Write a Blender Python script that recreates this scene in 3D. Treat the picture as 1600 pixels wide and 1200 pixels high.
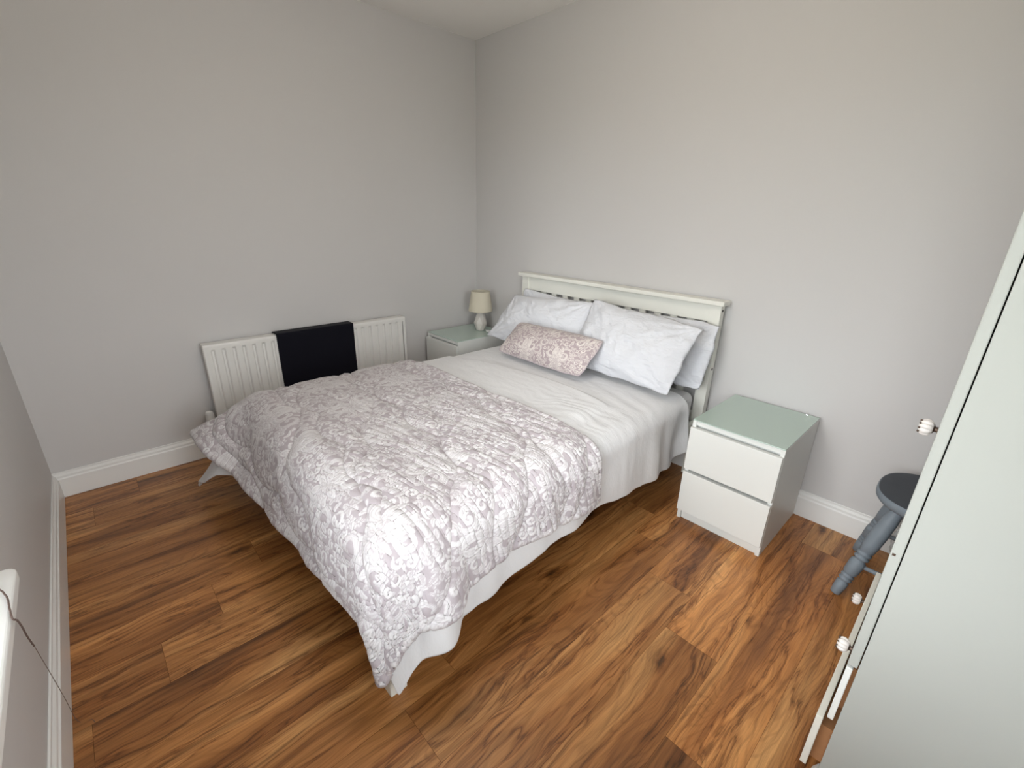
import bpy, bmesh, math, random
import numpy as np
from mathutils import Vector, Matrix, Euler
PI = math.pi
scene = bpy.context.scene
for o in list(bpy.data.objects): bpy.data.objects.remove(o)
COL = scene.collection

# ------------------------------------------------------------ camera
cam_d = bpy.data.cameras.new('camera')
cam = bpy.data.objects.new('camera', cam_d); COL.objects.link(cam)
cam.location = (3.05764, -2.46898, 1.43284)
cam.rotation_euler = (1.212694, -0.021336, 0.817979)
cam_d.sensor_fit = 'HORIZONTAL'; cam_d.sensor_width = 36.0
cam_d.lens = 707.95 * 36.0 / 1600.0
cam_d.clip_start = 0.02
scene.camera = cam

# ------------------------------------------------------------ world: overcast sky
FILL_GLOW = 21.0  # glow strength of the added fill globe
WIN = (1.76, 3.46, 0.66, 2.10)          # window opening x0, x1, z0, z1
ROOM = (0.0, 3.62, -2.795, 0.0, 2.60)   # x0, x1, y0, y1, height
world = bpy.data.worlds.new('overcast'); scene.world = world
world.use_nodes = True
nt = world.node_tree; nt.nodes.clear()
wo = nt.nodes.new('ShaderNodeOutputWorld'); bg = nt.nodes.new('ShaderNodeBackground')
tc = nt.nodes.new('ShaderNodeTexCoord'); sx = nt.nodes.new('ShaderNodeSeparateXYZ')
cr = nt.nodes.new('ShaderNodeValToRGB')
mr = nt.nodes.new('ShaderNodeMapRange'); mr.inputs[1].default_value = -1; mr.inputs[2].default_value = 1
nt.links.new(tc.outputs['Generated'], sx.inputs[0]); nt.links.new(sx.outputs[2], mr.inputs[0])
nt.links.new(mr.outputs[0], cr.inputs[0]); nt.links.new(cr.outputs[0], bg.inputs[0]); nt.links.new(bg.outputs[0], wo.inputs[0])
e = cr.color_ramp.elements
e[0].position = 0.0; e[0].color = (.16, .17, .14, 1)
e[1].position = 1.0; e[1].color = (.86, .95, 1.0, 1)
for p, c in ((.47, (.24, .25, .21, 1)), (.52, (.80, .84, .86, 1)), (.62, (.97, .99, 1.0, 1))):
    k = e.new(p); k.color = c
bg.inputs[1].default_value = 9.8
ADDED_WIN = (-2.58, -1.62, 0.66, 2.10)       # added unseen window for fill light, in the right wall: y0, y1, z0, z1
def add_portal(w, h, loc, rot):
    d = bpy.data.lights.new('window_daylight', 'AREA'); d.shape = 'RECTANGLE'; d.size = w; d.size_y = h
    d.cycles.is_portal = True            # guides sampling of the sky through the opening, gives no light of its own
    o = bpy.data.objects.new('window_daylight', d); COL.objects.link(o); o.location = loc; o.rotation_euler = rot
add_portal(WIN[1]-WIN[0], WIN[3]-WIN[2], ((WIN[0]+WIN[1])/2, ROOM[2]-.02, (WIN[2]+WIN[3])/2), (PI/2, 0, 0))
add_portal(ADDED_WIN[1]-ADDED_WIN[0], ADDED_WIN[3]-ADDED_WIN[2], (ROOM[1]+.02, (ADDED_WIN[0]+ADDED_WIN[1])/2, (ADDED_WIN[2]+ADDED_WIN[3])/2), (PI/2, 0, PI/2))  # sky portal for the added window

vs = scene.view_settings
vs.view_transform = 'Standard'; vs.look = 'None'; vs.gamma = 1.0; vs.use_curve_mapping = False
vs.exposure = 0.30

# ------------------------------------------------------------ helpers
def tag(o, label=None, cat=None, group=None, kind=None):
    if label: o['label'] = label
    if cat: o['category'] = cat
    if group: o['group'] = group
    if kind: o['kind'] = kind
    return o
def thing(name, label, cat, loc=(0, 0, 0), rotz=0, group=None):
    o = bpy.data.objects.new(name, None); COL.objects.link(o)
    o.location = loc; o.rotation_euler = (0, 0, rotz); o.empty_display_size = .05
    return tag(o, label, cat, group)
def link(name, me, mat, parent=None, smooth=False, loc=None):
    o = bpy.data.objects.new(name, me); COL.objects.link(o)
    if mat: me.materials.append(mat)
    if parent: o.parent = parent
    if loc is not None: o.location = loc
    if smooth:
        me.polygons.foreach_set('use_smooth', [True]*len(me.polygons))
    me.update()
    return o
def obj(name, bm, mat, parent=None, bevel=0, smooth=False, seg=2, loc=None):
    me = bpy.data.meshes.new(name)
    bmesh.ops.recalc_face_normals(bm, faces=bm.faces)
    bm.to_mesh(me); bm.free()
    o = link(name, me, mat, parent, smooth, loc)
    if bevel:
        m = o.modifiers.new('bevel', 'BEVEL'); m.width = bevel; m.segments = seg; m.limit_method = 'ANGLE'; m.angle_limit = .6
        m.harden_normals = False
    return o
def box(bm, x0, x1, y0, y1, z0, z1):
    r = bmesh.ops.create_cube(bm, size=1)
    for v in r['verts']:
        v.co = Vector((x0+(v.co.x+.5)*(x1-x0), y0+(v.co.y+.5)*(y1-y0), z0+(v.co.z+.5)*(z1-z0)))
    return r['verts']
def bx(*a):
    bm = bmesh.new(); box(bm, *a); return bm
def prism(bm, poly, a0, a1, axis):
    """polygon of 2D points extruded along an axis between a0 and a1"""
    def P(u, v, w):
        return (w, u, v) if axis == 0 else (u, w, v) if axis == 1 else (u, v, w)
    A = [bm.verts.new(P(u, v, a0)) for u, v in poly]; B = [bm.verts.new(P(u, v, a1)) for u, v in poly]
    n = len(poly); bm.faces.new(A); bm.faces.new(B[::-1])
    for i in range(n): bm.faces.new((A[i], B[i], B[(i+1) % n], A[(i+1) % n]))
def lathe(bm, prof, p0=(0, 0, 0), p1=(0, 0, 1), n=28):
    """prof: (distance along p0->p1, radius); closed with caps"""
    a = Vector(p0); d = (Vector(p1)-a).normalized()
    u = d.orthogonal().normalized(); w = d.cross(u)
    rings = []
    for t, r in prof:
        rings.append([bm.verts.new(a+d*t+(u*math.cos(2*PI*i/n)+w*math.sin(2*PI*i/n))*max(r, 1e-5)) for i in range(n)])
    for A, B in zip(rings, rings[1:]):
        for i in range(n): bm.faces.new((A[i], A[(i+1) % n], B[(i+1) % n], B[i]))
    bm.faces.new(rings[0][::-1]); bm.faces.new(rings[-1])
def tube(bm, pts, r, n=8):
    pts = [Vector(p) for p in pts]; rings = []
    up = Vector((.31, .17, .93)).normalized()
    for i, p in enumerate(pts):
        d = (pts[min(i+1, len(pts)-1)]-pts[max(i-1, 0)]).normalized()
        u = d.cross(up).normalized(); w = d.cross(u)
        rr = r[i] if isinstance(r, (list, tuple)) else r
        rings.append([bm.verts.new(p+(u*math.cos(2*PI*k/n)+w*math.sin(2*PI*k/n))*rr) for k in range(n)])
    for A, B in zip(rings, rings[1:]):
        for k in range(n): bm.faces.new((A[k], A[(k+1) % n], B[(k+1) % n], B[k]))
    bm.faces.new(rings[0][::-1]); bm.faces.new(rings[-1])
def grid_mesh(name, P, attr=None, attr_name='pattern', uv=None, wrap=False):
    """P: (n, m, 3) array -> quad mesh"""
    n, m = P.shape[:2]
    me = bpy.data.meshes.new(name)
    idx = np.arange(n*m).reshape(n, m)
    if wrap: idx = np.concatenate([idx, idx[:, :1]], 1)
    q = np.stack([idx[:-1, :-1], idx[1:, :-1], idx[1:, 1:], idx[:-1, 1:]], -1).reshape(-1, 4)
    me.vertices.add(n*m); me.vertices.foreach_set('co', P.reshape(-1).astype(np.float32))
    me.loops.add(q.size); me.loops.foreach_set('vertex_index', q.reshape(-1).astype(np.int32))
    me.polygons.add(len(q)); me.polygons.foreach_set('loop_start', np.arange(0, q.size, 4, dtype=np.int32))
    me.update(calc_edges=True)
    if attr is not None:
        a = me.attributes.new(attr_name, 'FLOAT', 'POINT'); a.data.foreach_set('value', attr.reshape(-1).astype(np.float32))
    if uv is not None:
        a = me.attributes.new('cloth', 'FLOAT_VECTOR', 'POINT')
        v = np.concatenate([uv, np.zeros(uv.shape[:2]+(1,))], -1)
        a.data.foreach_set('vector', v.reshape(-1).astype(np.float32))
    return me
def vnoise(x, y, scale, seed=0):
    """smooth value noise in -1..1"""
    rng = np.random.RandomState(seed); N = 64; g = rng.uniform(-1, 1, (N, N))
    X = x/scale+1000.3; Y = y/scale+1000.7
    i = np.floor(X).astype(int); j = np.floor(Y).astype(int); fx = X-i; fy = Y-j
    fx = fx*fx*fx*(fx*(fx*6-15)+10); fy = fy*fy*fy*(fy*(fy*6-15)+10)
    i %= N; j %= N; i2 = (i+1) % N; j2 = (j+1) % N
    return (g[i, j]*(1-fx)+g[i2, j]*fx)*(1-fy)+(g[i, j2]*(1-fx)+g[i2, j2]*fx)*fy
def sstep(a, b, x):
    t = np.clip((x-a)/(b-a), 0, 1); return t*t*(3-2*t)

# ------------------------------------------------------------ materials
def mat(name, color=(.8, .8, .8), rough=.5, spec=.5, metal=0, bump=None, noise=None, sheen=0, trans=0, ior=1.45, coat=0):
    """bump: (scale, strength, distance); noise: (scale, amount) gentle mottling of the paint itself"""
    m = bpy.data.materials.new(name); m.use_nodes = True
    nt = m.node_tree; b = nt.nodes['Principled BSDF']
    b.inputs['Base Color'].default_value = (*color, 1); b.inputs['Roughness'].default_value = rough
    b.inputs['Metallic'].default_value = metal; b.inputs['IOR'].default_value = ior
    b.inputs['Specular IOR Level'].default_value = spec
    b.inputs['Transmission Weight'].default_value = trans; b.inputs['Coat Weight'].default_value = coat
    if sheen: b.inputs['Sheen Weight'].default_value = sheen; b.inputs['Sheen Roughness'].default_value = .5
    tcn = nt.nodes.new('ShaderNodeTexCoord')
    if bump:
        n = nt.nodes.new('ShaderNodeTexNoise'); n.inputs['Scale'].default_value = bump[0]; n.inputs['Detail'].default_value = 4
        bp = nt.nodes.new('ShaderNodeBump'); bp.inputs['Strength'].default_value = bump[1]; bp.inputs['Distance'].default_value = bump[2]
        nt.links.new(tcn.outputs['Object'], n.inputs['Vector']); nt.links.new(n.outputs['Fac'], bp.inputs['Height'])
        nt.links.new(bp.outputs[0], b.inputs['Normal'])
    if noise:
        n = nt.nodes.new('ShaderNodeTexNoise'); n.inputs['Scale'].default_value = noise[0]; n.inputs['Detail'].default_value = 3
        mx = nt.nodes.new('ShaderNodeMix'); mx.data_type = 'RGBA'
        mx.inputs[6].default_value = (*[c*(1-noise[1]) for c in color], 1); mx.inputs[7].default_value = (*[min(1, c*(1+noise[1])) for c in color], 1)
        nt.links.new(tcn.outputs['Object'], n.inputs['Vector']); nt.links.new(n.outputs['Fac'], mx.inputs[0]); nt.links.new(mx.outputs[2], b.inputs['Base Color'])
    return m
M = {}
M['wall'] = mat('grey_wall_paint', (.61, .60, .595), .55, .35, bump=(260, .10, .002))
M['ceiling'] = mat('ceiling_paint', (.90, .88, .85), .8, .2, bump=(200, .1, .002))
M['skirting'] = mat('white_gloss_paint', (.80, .80, .785), .35, .5)
M['furniture'] = mat('white_foil', (.74, .755, .73), .38, .45)
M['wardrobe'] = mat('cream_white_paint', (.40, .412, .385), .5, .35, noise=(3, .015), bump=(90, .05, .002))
M['drawer_edge'] = mat('cream_edge_paint', (.74, .73, .66), .55, .3, noise=(40, .04))
M['brown'] = mat('drawer_box_wood', (.42, .20, .09), .6, .3, noise=(20, .25))
M['dark'] = mat('dark_gap', (.02, .02, .02), .8, .1)
M['bedpaint'] = mat('ivory_white_paint', (.80, .80, .74), .45, .4, noise=(6, .02))
M['radiator'] = mat('radiator_enamel', (.78, .775, .75), .35, .5)
M['valve'] = mat('white_plastic', (.75, .75, .74), .4, .5)
M['chrome'] = mat('chrome', (.7, .7, .7), .2, .5, metal=1)
M['bolt'] = mat('bolt_hole', (.05, .045, .04), .6, .3)
M['stoolseat'] = mat('charcoal_paint', (.055, .062, .075), .55, .4, noise=(30, .12), bump=(120, .1, .002))
M['stoolleg'] = mat('blue_grey_paint', (.20, .235, .27), .5, .4, noise=(30, .08))
M['shade'] = mat('cream_lampshade_cloth', (.62, .58, .47), .85, .1, bump=(400, .3, .002))
M['lampbase'] = mat('glazed_ceramic', (.62, .59, .55), .35, .5)
M['cable'] = mat('white_cable', (.75, .75, .75), .5, .4)
M['cord'] = mat('brown_cord', (.16, .115, .10), .8, .1)
M['bag'] = mat('white_plastic_bag', (.78, .80, .80), .4, .4, bump=(60, .8, .01))
M['mattress'] = mat('mattress_ticking', (.75, .75, .76), .9, .1)
M['upvc'] = mat('white_upvc', (.85, .85, .85), .3, .5)

def fabric(name, color, scale=900, strength=.15, sheen=.15, crease=None, sub=0):
    m = mat(name, color, .85, .15, sheen=sheen)
    nt = m.node_tree; b = nt.nodes['Principled BSDF']; tcn = nt.nodes['Texture Coordinate']
    w = nt.nodes.new('ShaderNodeTexNoise'); w.inputs['Scale'].default_value = scale
    nt.links.new(tcn.outputs['Object'], w.inputs['Vector'])
    bp = nt.nodes.new('ShaderNodeBump'); bp.inputs['Strength'].default_value = strength; bp.inputs['Distance'].default_value = .001
    nt.links.new(w.outputs['Fac'], bp.inputs['Height']); last = bp
    if crease:
        for (sc, st, dist, stretch) in crease:
            mp = nt.nodes.new('ShaderNodeMapping'); mp.inputs['Scale'].default_value = stretch
            n = nt.nodes.new('ShaderNodeTexNoise'); n.inputs['Scale'].default_value = sc; n.inputs['Detail'].default_value = 4
            n.inputs['Distortion'].default_value = .6
            nt.links.new(tcn.outputs['Object'], mp.inputs[0]); nt.links.new(mp.outputs[0], n.inputs['Vector'])
            b2 = nt.nodes.new('ShaderNodeBump'); b2.inputs['Strength'].default_value = st; b2.inputs['Distance'].default_value = dist
            nt.links.new(n.outputs['Fac'], b2.inputs['Height']); nt.links.new(last.outputs[0], b2.inputs['Normal']); last = b2
    nt.links.new(last.outputs[0], b.inputs['Normal'])
    return m
M['duvet'] = fabric('white_cotton_duvet', (.76, .765, .78), crease=[(8, .22, .015, (1, 2.0, 1)), (40, .30, .004, (1, 2.4, 1))])
M['pillow'] = fabric('white_cotton_pillowcase', (.70, .715, .755), crease=[(7, .8, .025, (1, 1, 2)), (26, .7, .008, (1, 1, 2.6))])
M['towel'] = fabric('black_towel', (.006, .006, .011), 500, .5, sheen=.05)

def damask(name, ground, motif):
    m = fabric(name, ground, sheen=.1, crease=[(14, .18, .008, (1, 3, 1))])
    nt = m.node_tree; b = nt.nodes['Principled BSDF']
    at = nt.nodes.new('ShaderNodeAttribute'); at.attribute_name = 'pattern'
    mx = nt.nodes.new('ShaderNodeMix'); mx.data_type = 'RGBA'
    mx.inputs[6].default_value = (*ground, 1); mx.inputs[7].default_value = (*motif, 1)
    nt.links.new(at.outputs['Fac'], mx.inputs[0]); nt.links.new(mx.outputs[2], b.inputs['Base Color'])
    r = nt.nodes.new('ShaderNodeMapRange'); r.inputs[3].default_value = .5; r.inputs[4].default_value = .8
    nt.links.new(at.outputs['Fac'], r.inputs[0]); nt.links.new(r.outputs[0], b.inputs['Roughness'])
    return m
M['damask'] = damask('mauve_damask', (.43, .385, .41), (.68, .665, .675))
M['damask_cushion'] = damask('mauve_damask_cushion', (.40, .33, .34), (.74, .69, .65))
M['binding'] = fabric('mauve_piping', (.46, .40, .42))

# glass top of the nightstands: pale green back-painted glass
M['glass'] = mat('pale_green_glass', (.47, .58, .52), .08, .5, coat=.3)
def crystal():
    m = mat('cut_glass_knob', (.92, .88, .85), .08, .5, trans=.15, ior=1.5); return m
M['crystal'] = crystal()
M['bronze'] = mat('dark_bronze', (.13, .09, .07), .4, .5, metal=.6)
def pane():
    m = bpy.data.materials.new('window_pane'); m.use_nodes = True
    nt = m.node_tree; nt.nodes.clear()
    o = nt.nodes.new('ShaderNodeOutputMaterial'); a = nt.nodes.new('ShaderNodeBsdfTransparent'); g = nt.nodes.new('ShaderNodeBsdfGlossy')
    g.inputs['Roughness'].default_value = .02; mx = nt.nodes.new('ShaderNodeMixShader'); f = nt.nodes.new('ShaderNodeFresnel')
    nt.links.new(f.outputs[0], mx.inputs[0]); nt.links.new(a.outputs[0], mx.inputs[1]); nt.links.new(g.outputs[0], mx.inputs[2]); nt.links.new(mx.outputs[0], o.inputs[0])
    return m
M['pane'] = pane()

def floor_material():
    m = bpy.data.materials.new('walnut_laminate'); m.use_nodes = True
    nt = m.node_tree; b = nt.nodes['Principled BSDF']; N = nt.nodes.new; L = nt.links.new
    uv = N('ShaderNodeAttribute'); uv.attribute_name = 'grain'      # x: across, y: along, z: plank seed
    tone = N('ShaderNodeAttribute'); tone.attribute_name = 'tone'
    def mapping(scale):
        mp = N('ShaderNodeMapping'); mp.inputs['Scale'].default_value = scale; L(uv.outputs['Vector'], mp.inputs[0]); return mp
    def noise(vec, sc, det=5, dist=0., rough=.55):
        n = N('ShaderNodeTexNoise'); n.inputs['Scale'].default_value = sc; n.inputs['Detail'].default_value = det
        n.inputs['Distortion'].default_value = dist; n.inputs['Roughness'].default_value = rough; L(vec, n.inputs['Vector']); return n
    def ramp(fac, stops):
        r = N('ShaderNodeValToRGB'); el = r.color_ramp.elements
        el[0].position, el[0].color = stops[0][0], (*stops[0][1], 1); el[1].position, el[1].color = stops[-1][0], (*stops[-1][1], 1)
        for p, c in stops[1:-1]:
            k = el.new(p); k.color = (*c, 1)
        L(fac, r.inputs[0]); return r
    # warp so that the figure flows round knots
    wv = noise(mapping((5, 1.6, 1)).outputs[0], 1.0, 3, 0)
    sub = N('ShaderNodeVectorMath'); sub.operation = 'SUBTRACT'; L(wv.outputs['Color'], sub.inputs[0]); sub.inputs[1].default_value = (.5, .5, .5)
    scl = N('ShaderNodeVectorMath'); scl.operation = 'MULTIPLY'; L(sub.outputs[0], scl.inputs[0]); scl.inputs[1].default_value = (.11, .25, 0)
    add = N('ShaderNodeVectorMath'); add.operation = 'ADD'; L(uv.outputs['Vector'], add.inputs[0]); L(scl.outputs[0], add.inputs[1])
    def mapw(scale):
        mp = N('ShaderNodeMapping'); mp.inputs['Scale'].default_value = scale; L(add.outputs[0], mp.inputs[0]); return mp
    big = noise(mapw((7, .75, 1)).outputs[0], 1.0, 4, .3)
    base = ramp(big.outputs['Fac'], [(.27, (.17, .070, .028)), (.42, (.36, .155, .056)), (.52, (.50, .235, .090)), (.68, (.66, .36, .155))])
    streak = noise(mapw((44, 1.5, 1)).outputs[0], 1.0, 8, .5, .68)
    sr = ramp(streak.outputs['Fac'], [(.30, (.22, .19, .17)), (.44, (.74, .72, .70)), (.56, (1, 1, 1)), (.72, (1.2, 1.2, 1.2))])
    mul = N('ShaderNodeMix'); mul.data_type = 'RGBA'; mul.blend_type = 'MULTIPLY'; mul.inputs[0].default_value = .85
    L(base.outputs[0], mul.inputs[6]); L(sr.outputs[0], mul.inputs[7])
    # growth rings
    rg = noise(mapw((6, .9, 1)).outputs[0], 1.0, 1.5, 0)
    mm = N('ShaderNodeMath'); mm.operation = 'MULTIPLY'; mm.inputs[1].default_value = 230; L(rg.outputs['Fac'], mm.inputs[0])
    sn = N('ShaderNodeMath'); sn.operation = 'SINE'; L(mm.outputs[0], sn.inputs[0])
    rr = ramp(sn.outputs[0], [(.0, (1, 1, 1)), (.4, (1, 1, 1)), (.98, (.80, .78, .76))])
    mul2 = N('ShaderNodeMix'); mul2.data_type = 'RGBA'; mul2.blend_type = 'MULTIPLY'; mul2.inputs[0].default_value = .8
    L(mul.outputs[2], mul2.inputs[6]); L(rr.outputs[0], mul2.inputs[7])
    # dark cracks and knots
    kn = N('ShaderNodeTexVoronoi'); kn.feature = 'F1'; kn.inputs['Scale'].default_value = 1.0
    kd = N('ShaderNodeVectorMath'); kd.operation = 'ADD'; kns = noise(uv.outputs['Vector'], 30, 3)
    ks = N('ShaderNodeVectorMath'); ks.operation = 'SCALE'; ks.inputs['Scale'].default_value = .03; L(kns.outputs['Color'], ks.inputs[0])
    L(add.outputs[0], kd.inputs[0]); L(ks.outputs[0], kd.inputs[1])
    kmp = N('ShaderNodeMapping'); kmp.inputs['Scale'].default_value = (5.0, 2.0, 1); L(kd.outputs[0], kmp.inputs[0]); L(kmp.outputs[0], kn.inputs['Vector'])
    kr = ramp(kn.outputs['Distance'], [(.035, (.10, .07, .05)), (.06, (.45, .38, .32)), (.10, (.85, .82, .80)), (.15, (1, 1, 1))])
    mul3 = N('ShaderNodeMix'); mul3.data_type = 'RGBA'; mul3.blend_type = 'MULTIPLY'; mul3.inputs[0].default_value = .85
    L(mul2.outputs[2], mul3.inputs[6]); L(kr.outputs[0], mul3.inputs[7])
    ve = noise(mapw((11, .8, 1)).outputs[0], 1.0, 5, .35, .6)
    vr = ramp(ve.outputs['Fac'], [(.455, (1, 1, 1)), (.478, (.62, .52, .46)), (.487, (.16, .11, .085)), (.494, (.7, .62, .56)), (.53, (1, 1, 1))])
    mulv = N('ShaderNodeMix'); mulv.data_type = 'RGBA'; mulv.blend_type = 'MULTIPLY'; mulv.inputs[0].default_value = .8
    L(mul3.outputs[2], mulv.inputs[6]); L(vr.outputs[0], mulv.inputs[7]); mul3 = mulv
    # fine pores
    po = noise(mapping((420, 9, 1)).outputs[0], 1.0, 2)
    pr = ramp(po.outputs['Fac'], [(.33, (.68, .66, .64)), (.5, (1, 1, 1))])
    mul4 = N('ShaderNodeMix'); mul4.data_type = 'RGBA'; mul4.blend_type = 'MULTIPLY'; mul4.inputs[0].default_value = .7
    L(mul3.outputs[2], mul4.inputs[6]); L(pr.outputs[0], mul4.inputs[7])
    hs = N('ShaderNodeHueSaturation'); L(mul4.outputs[2], hs.inputs['Color']); L(tone.outputs['Fac'], hs.inputs['Value'])
    hs.inputs['Saturation'].default_value = 1.05
    L(hs.outputs[0], b.inputs['Base Color'])
    b.inputs['Roughness'].default_value = .36; b.inputs['Specular IOR Level'].default_value = .5
    rrn = N('ShaderNodeMapRange'); rrn.inputs[3].default_value = .30; rrn.inputs[4].default_value = .45
    L(streak.outputs['Fac'], rrn.inputs[0]); L(rrn.outputs[0], b.inputs['Roughness'])
    bp = N('ShaderNodeBump'); bp.inputs['Strength'].default_value = .25; bp.inputs['Distance'].default_value = .0008
    L(po.outputs['Fac'], bp.inputs['Height']); L(bp.outputs[0], b.inputs['Normal'])
    return m
M['floor'] = floor_material()
M['seam'] = mat('plank_seam', (.05, .022, .012), .7, .2)

# ------------------------------------------------------------ room shell
X0, X1, Y0, Y1, H = ROOM
T = .12
def struct(name, bm, m, **k): return tag(obj(name, bm, m, **k), kind='structure')
struct('ceiling', bx(X0-T, X1+.25, Y0-.3, Y1+T, H, H+T), M['ceiling'])
struct('wall_left', bx(X0-T, X0, Y0, Y1, 0, H), M['wall'])
struct('wall_back', bx(X0-T, X1+T, Y1, Y1+T, 0, H), M['wall'])
bm = bmesh.new(); XT = .25
box(bm, X1, X1+XT, Y0, ADDED_WIN[0], 0, H); box(bm, X1, X1+XT, ADDED_WIN[1], Y1, 0, H)  # leaves the opening for the added window
box(bm, X1, X1+XT, ADDED_WIN[0], ADDED_WIN[1], 0, ADDED_WIN[2]-.03); box(bm, X1, X1+XT, ADDED_WIN[0], ADDED_WIN[1], ADDED_WIN[3], H)
struct('wall_right', bm, M['wall'])
bm = bmesh.new(); WT = .30
box(bm, X0-T, WIN[0], Y0-WT, Y0, 0, H); box(bm, WIN[1], X1+.25, Y0-WT, Y0, 0, H)
box(bm, WIN[0], WIN[1], Y0-WT, Y0, 0, WIN[2]-.03); box(bm, WIN[0], WIN[1], Y0-WT, Y0, WIN[3], H)
struct('wall_front', bm, M['wall'])

# floor: one mesh of planks laid to the joints of the photograph
bm = bmesh.new(); box(bm, X0-T, X1+T, Y0-WT, Y1+T, -.10, -.0025)
random.seed(5); PW = .1935; PL = 1.27; gap = .0004
rows = range(-14, 7)
planks = []
for k in rows:
    xa = 2.546+PW*k; xb = xa+PW
    if xb < X0 or xa > X1: continue
    j0 = -.955-.19*(k+1)                 # joint of this row
    if k == 0: j0 = -1.158
    if k == 1: j0 = -1.508
    y = j0-PL*5
    while y < Y1:
        a, b_ = max(y, Y0), min(y+PL, Y1)
        if b_-a > .001: planks.append((max(xa, X0), min(xb, X1), a, b_, k, y))
        y += PL
for (xa, xb, a, b_, k, y) in planks:
    bm.faces.new([bm.verts.new(c) for c in ((xa+gap, a+gap, 0), (xb-gap, a+gap, 0), (xb-gap, b_-gap, 0), (xa+gap, b_-gap, 0))])
me = bpy.data.meshes.new('floor'); bm.to_mesh(me); bm.free()
fl = link('floor', me, M['seam']); me.materials.append(M['floor']); tag(fl, kind='structure')
g = me.attributes.new('grain', 'FLOAT_VECTOR', 'CORNER'); tn = me.attributes.new('tone', 'FLOAT', 'FACE')
special = {(0, 0): 1.0}
for i, p in enumerate(planks):
    f = me.polygons[6+i]; f.material_index = 1
    rnd = random.Random(int(p[4]*97+round(p[5]*100)))
    sx_, sy_, sz_ = rnd.uniform(0, 40), rnd.uniform(0, 40), rnd.uniform(0, 40)
    tv = rnd.uniform(.88, 1.10)
    if p[4] == 0 and p[5] > -1.2 and p[5] < -1.1: tv = 1.35
    if p[4] == 1 and p[5] > -1.6 and p[5] < -1.4: tv = 1.3
    tn.data[f.index].value = tv
    for li in f.loop_indices:
        co = me.vertices[me.loops[li].vertex_index].co
        g.data[li].vector = (co.x+sx_, co.y+sy_, sz_)

# skirting boards with a moulded top
def skirt_profile(h=.14, t=.018):
    return [(0, 0), (t, 0), (t, h*.74), (t*.72, h*.78), (t*.72, h*.86), (t*.35, h*.93), (t*.35, h), (0, h)]
bm = bmesh.new(); prism(bm, [(-u, z) for u, z in skirt_profile()], X0+.018, X1, 0)
# axis 0 maps (u, v, w) -> (w, u, v)
struct('baseboard_back', bm, M['skirting'], bevel=.0015)
bm = bmesh.new(); prism(bm, [(u, z) for u, z in skirt_profile()], Y0+.0, Y1, 1)
struct('baseboard_left', bm, M['skirting'], bevel=.0015)
bm = bmesh.new(); prism(bm, [(Y0+u, z) for u, z in skirt_profile()], X0+.018, X1, 0)
struct('baseboard_front', bm, M['skirting'], bevel=.0015)
bm = bmesh.new(); prism(bm, [(X1-u, z) for u, z in skirt_profile()], Y0+.018, Y1-.018, 1)
struct('baseboard_right', bm, M['skirting'], bevel=.0015)

# window: sill board with rounded nosing, frame and pane
sill_bm = bmesh.new()
x0s, x1s, yf, yb, zt = WIN[0]-.07, WIN[1]+.07, Y0+.075, Y0-.20, WIN[2]-.03
r = .022; pts = []
for cx_, cy_, a0 in ((x0s+r, yf-r, 180), (x1s-r, yf-r, 90)):
    for i in range(7):
        a = math.radians(a0-i*15); pts.append((cx_+r*math.cos(a), cy_+r*math.sin(a)))
pts += [(x1s, Y0), (WIN[1], Y0), (WIN[1], yb), (WIN[0], yb), (WIN[0], Y0), (x0s, Y0)]
prism(sill_bm, pts, zt-.002, zt+.028, 2)
struct('trim_1', sill_bm, M['skirting'], bevel=.006, seg=3)
wy = Y0-.20
bm = bmesh.new(); fw = .06
box(bm, WIN[0], WIN[0]+fw, wy-.06, wy, zt+.028, WIN[3]); box(bm, WIN[1]-fw, WIN[1], wy-.06, wy, zt+.028, WIN[3])
box(bm, WIN[0], WIN[1], wy-.06, wy, zt+.028, zt+.028+fw); box(bm, WIN[0], WIN[1], wy-.06, wy, WIN[3]-fw, WIN[3])
xm = (WIN[0]+WIN[1])/2; box(bm, xm-.035, xm+.035, wy-.06, wy, zt+.028+fw, WIN[3]-fw)
w1 = struct('window_1', bm, M['upvc'], bevel=.004)
for a, b_ in ((WIN[0]+fw, xm-.035), (xm+.035, WIN[1]-fw)):
    obj('window_pane', bx(a, b_, wy-.036, wy-.030, zt+.028+fw, WIN[3]-fw), M['pane'], w1)

bm = bmesh.new(); box(bm, X1-.06, X1+.17, ADDED_WIN[0]-.0, ADDED_WIN[1], ADDED_WIN[2]-.03, ADDED_WIN[2]); struct('added_trim', bm, M['skirting'], bevel=.006)  # sill of the added unseen window
bm = bmesh.new(); xx = X1+.15; z0_, z1_ = ADDED_WIN[2], ADDED_WIN[3]
box(bm, xx, xx+.06, ADDED_WIN[0], ADDED_WIN[0]+fw, z0_, z1_); box(bm, xx, xx+.06, ADDED_WIN[1]-fw, ADDED_WIN[1], z0_, z1_)
box(bm, xx, xx+.06, ADDED_WIN[0], ADDED_WIN[1], z0_, z0_+fw); box(bm, xx, xx+.06, ADDED_WIN[0], ADDED_WIN[1], z1_-fw, z1_)
w2 = struct('added_window', bm, M['upvc'], bevel=.004)  # frame of the window added to bring light from the right
obj('window_pane', bx(xx+.03, xx+.036, ADDED_WIN[0]+fw, ADDED_WIN[1]-fw, z0_+fw, z1_-fw), M['pane'], w2)

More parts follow.
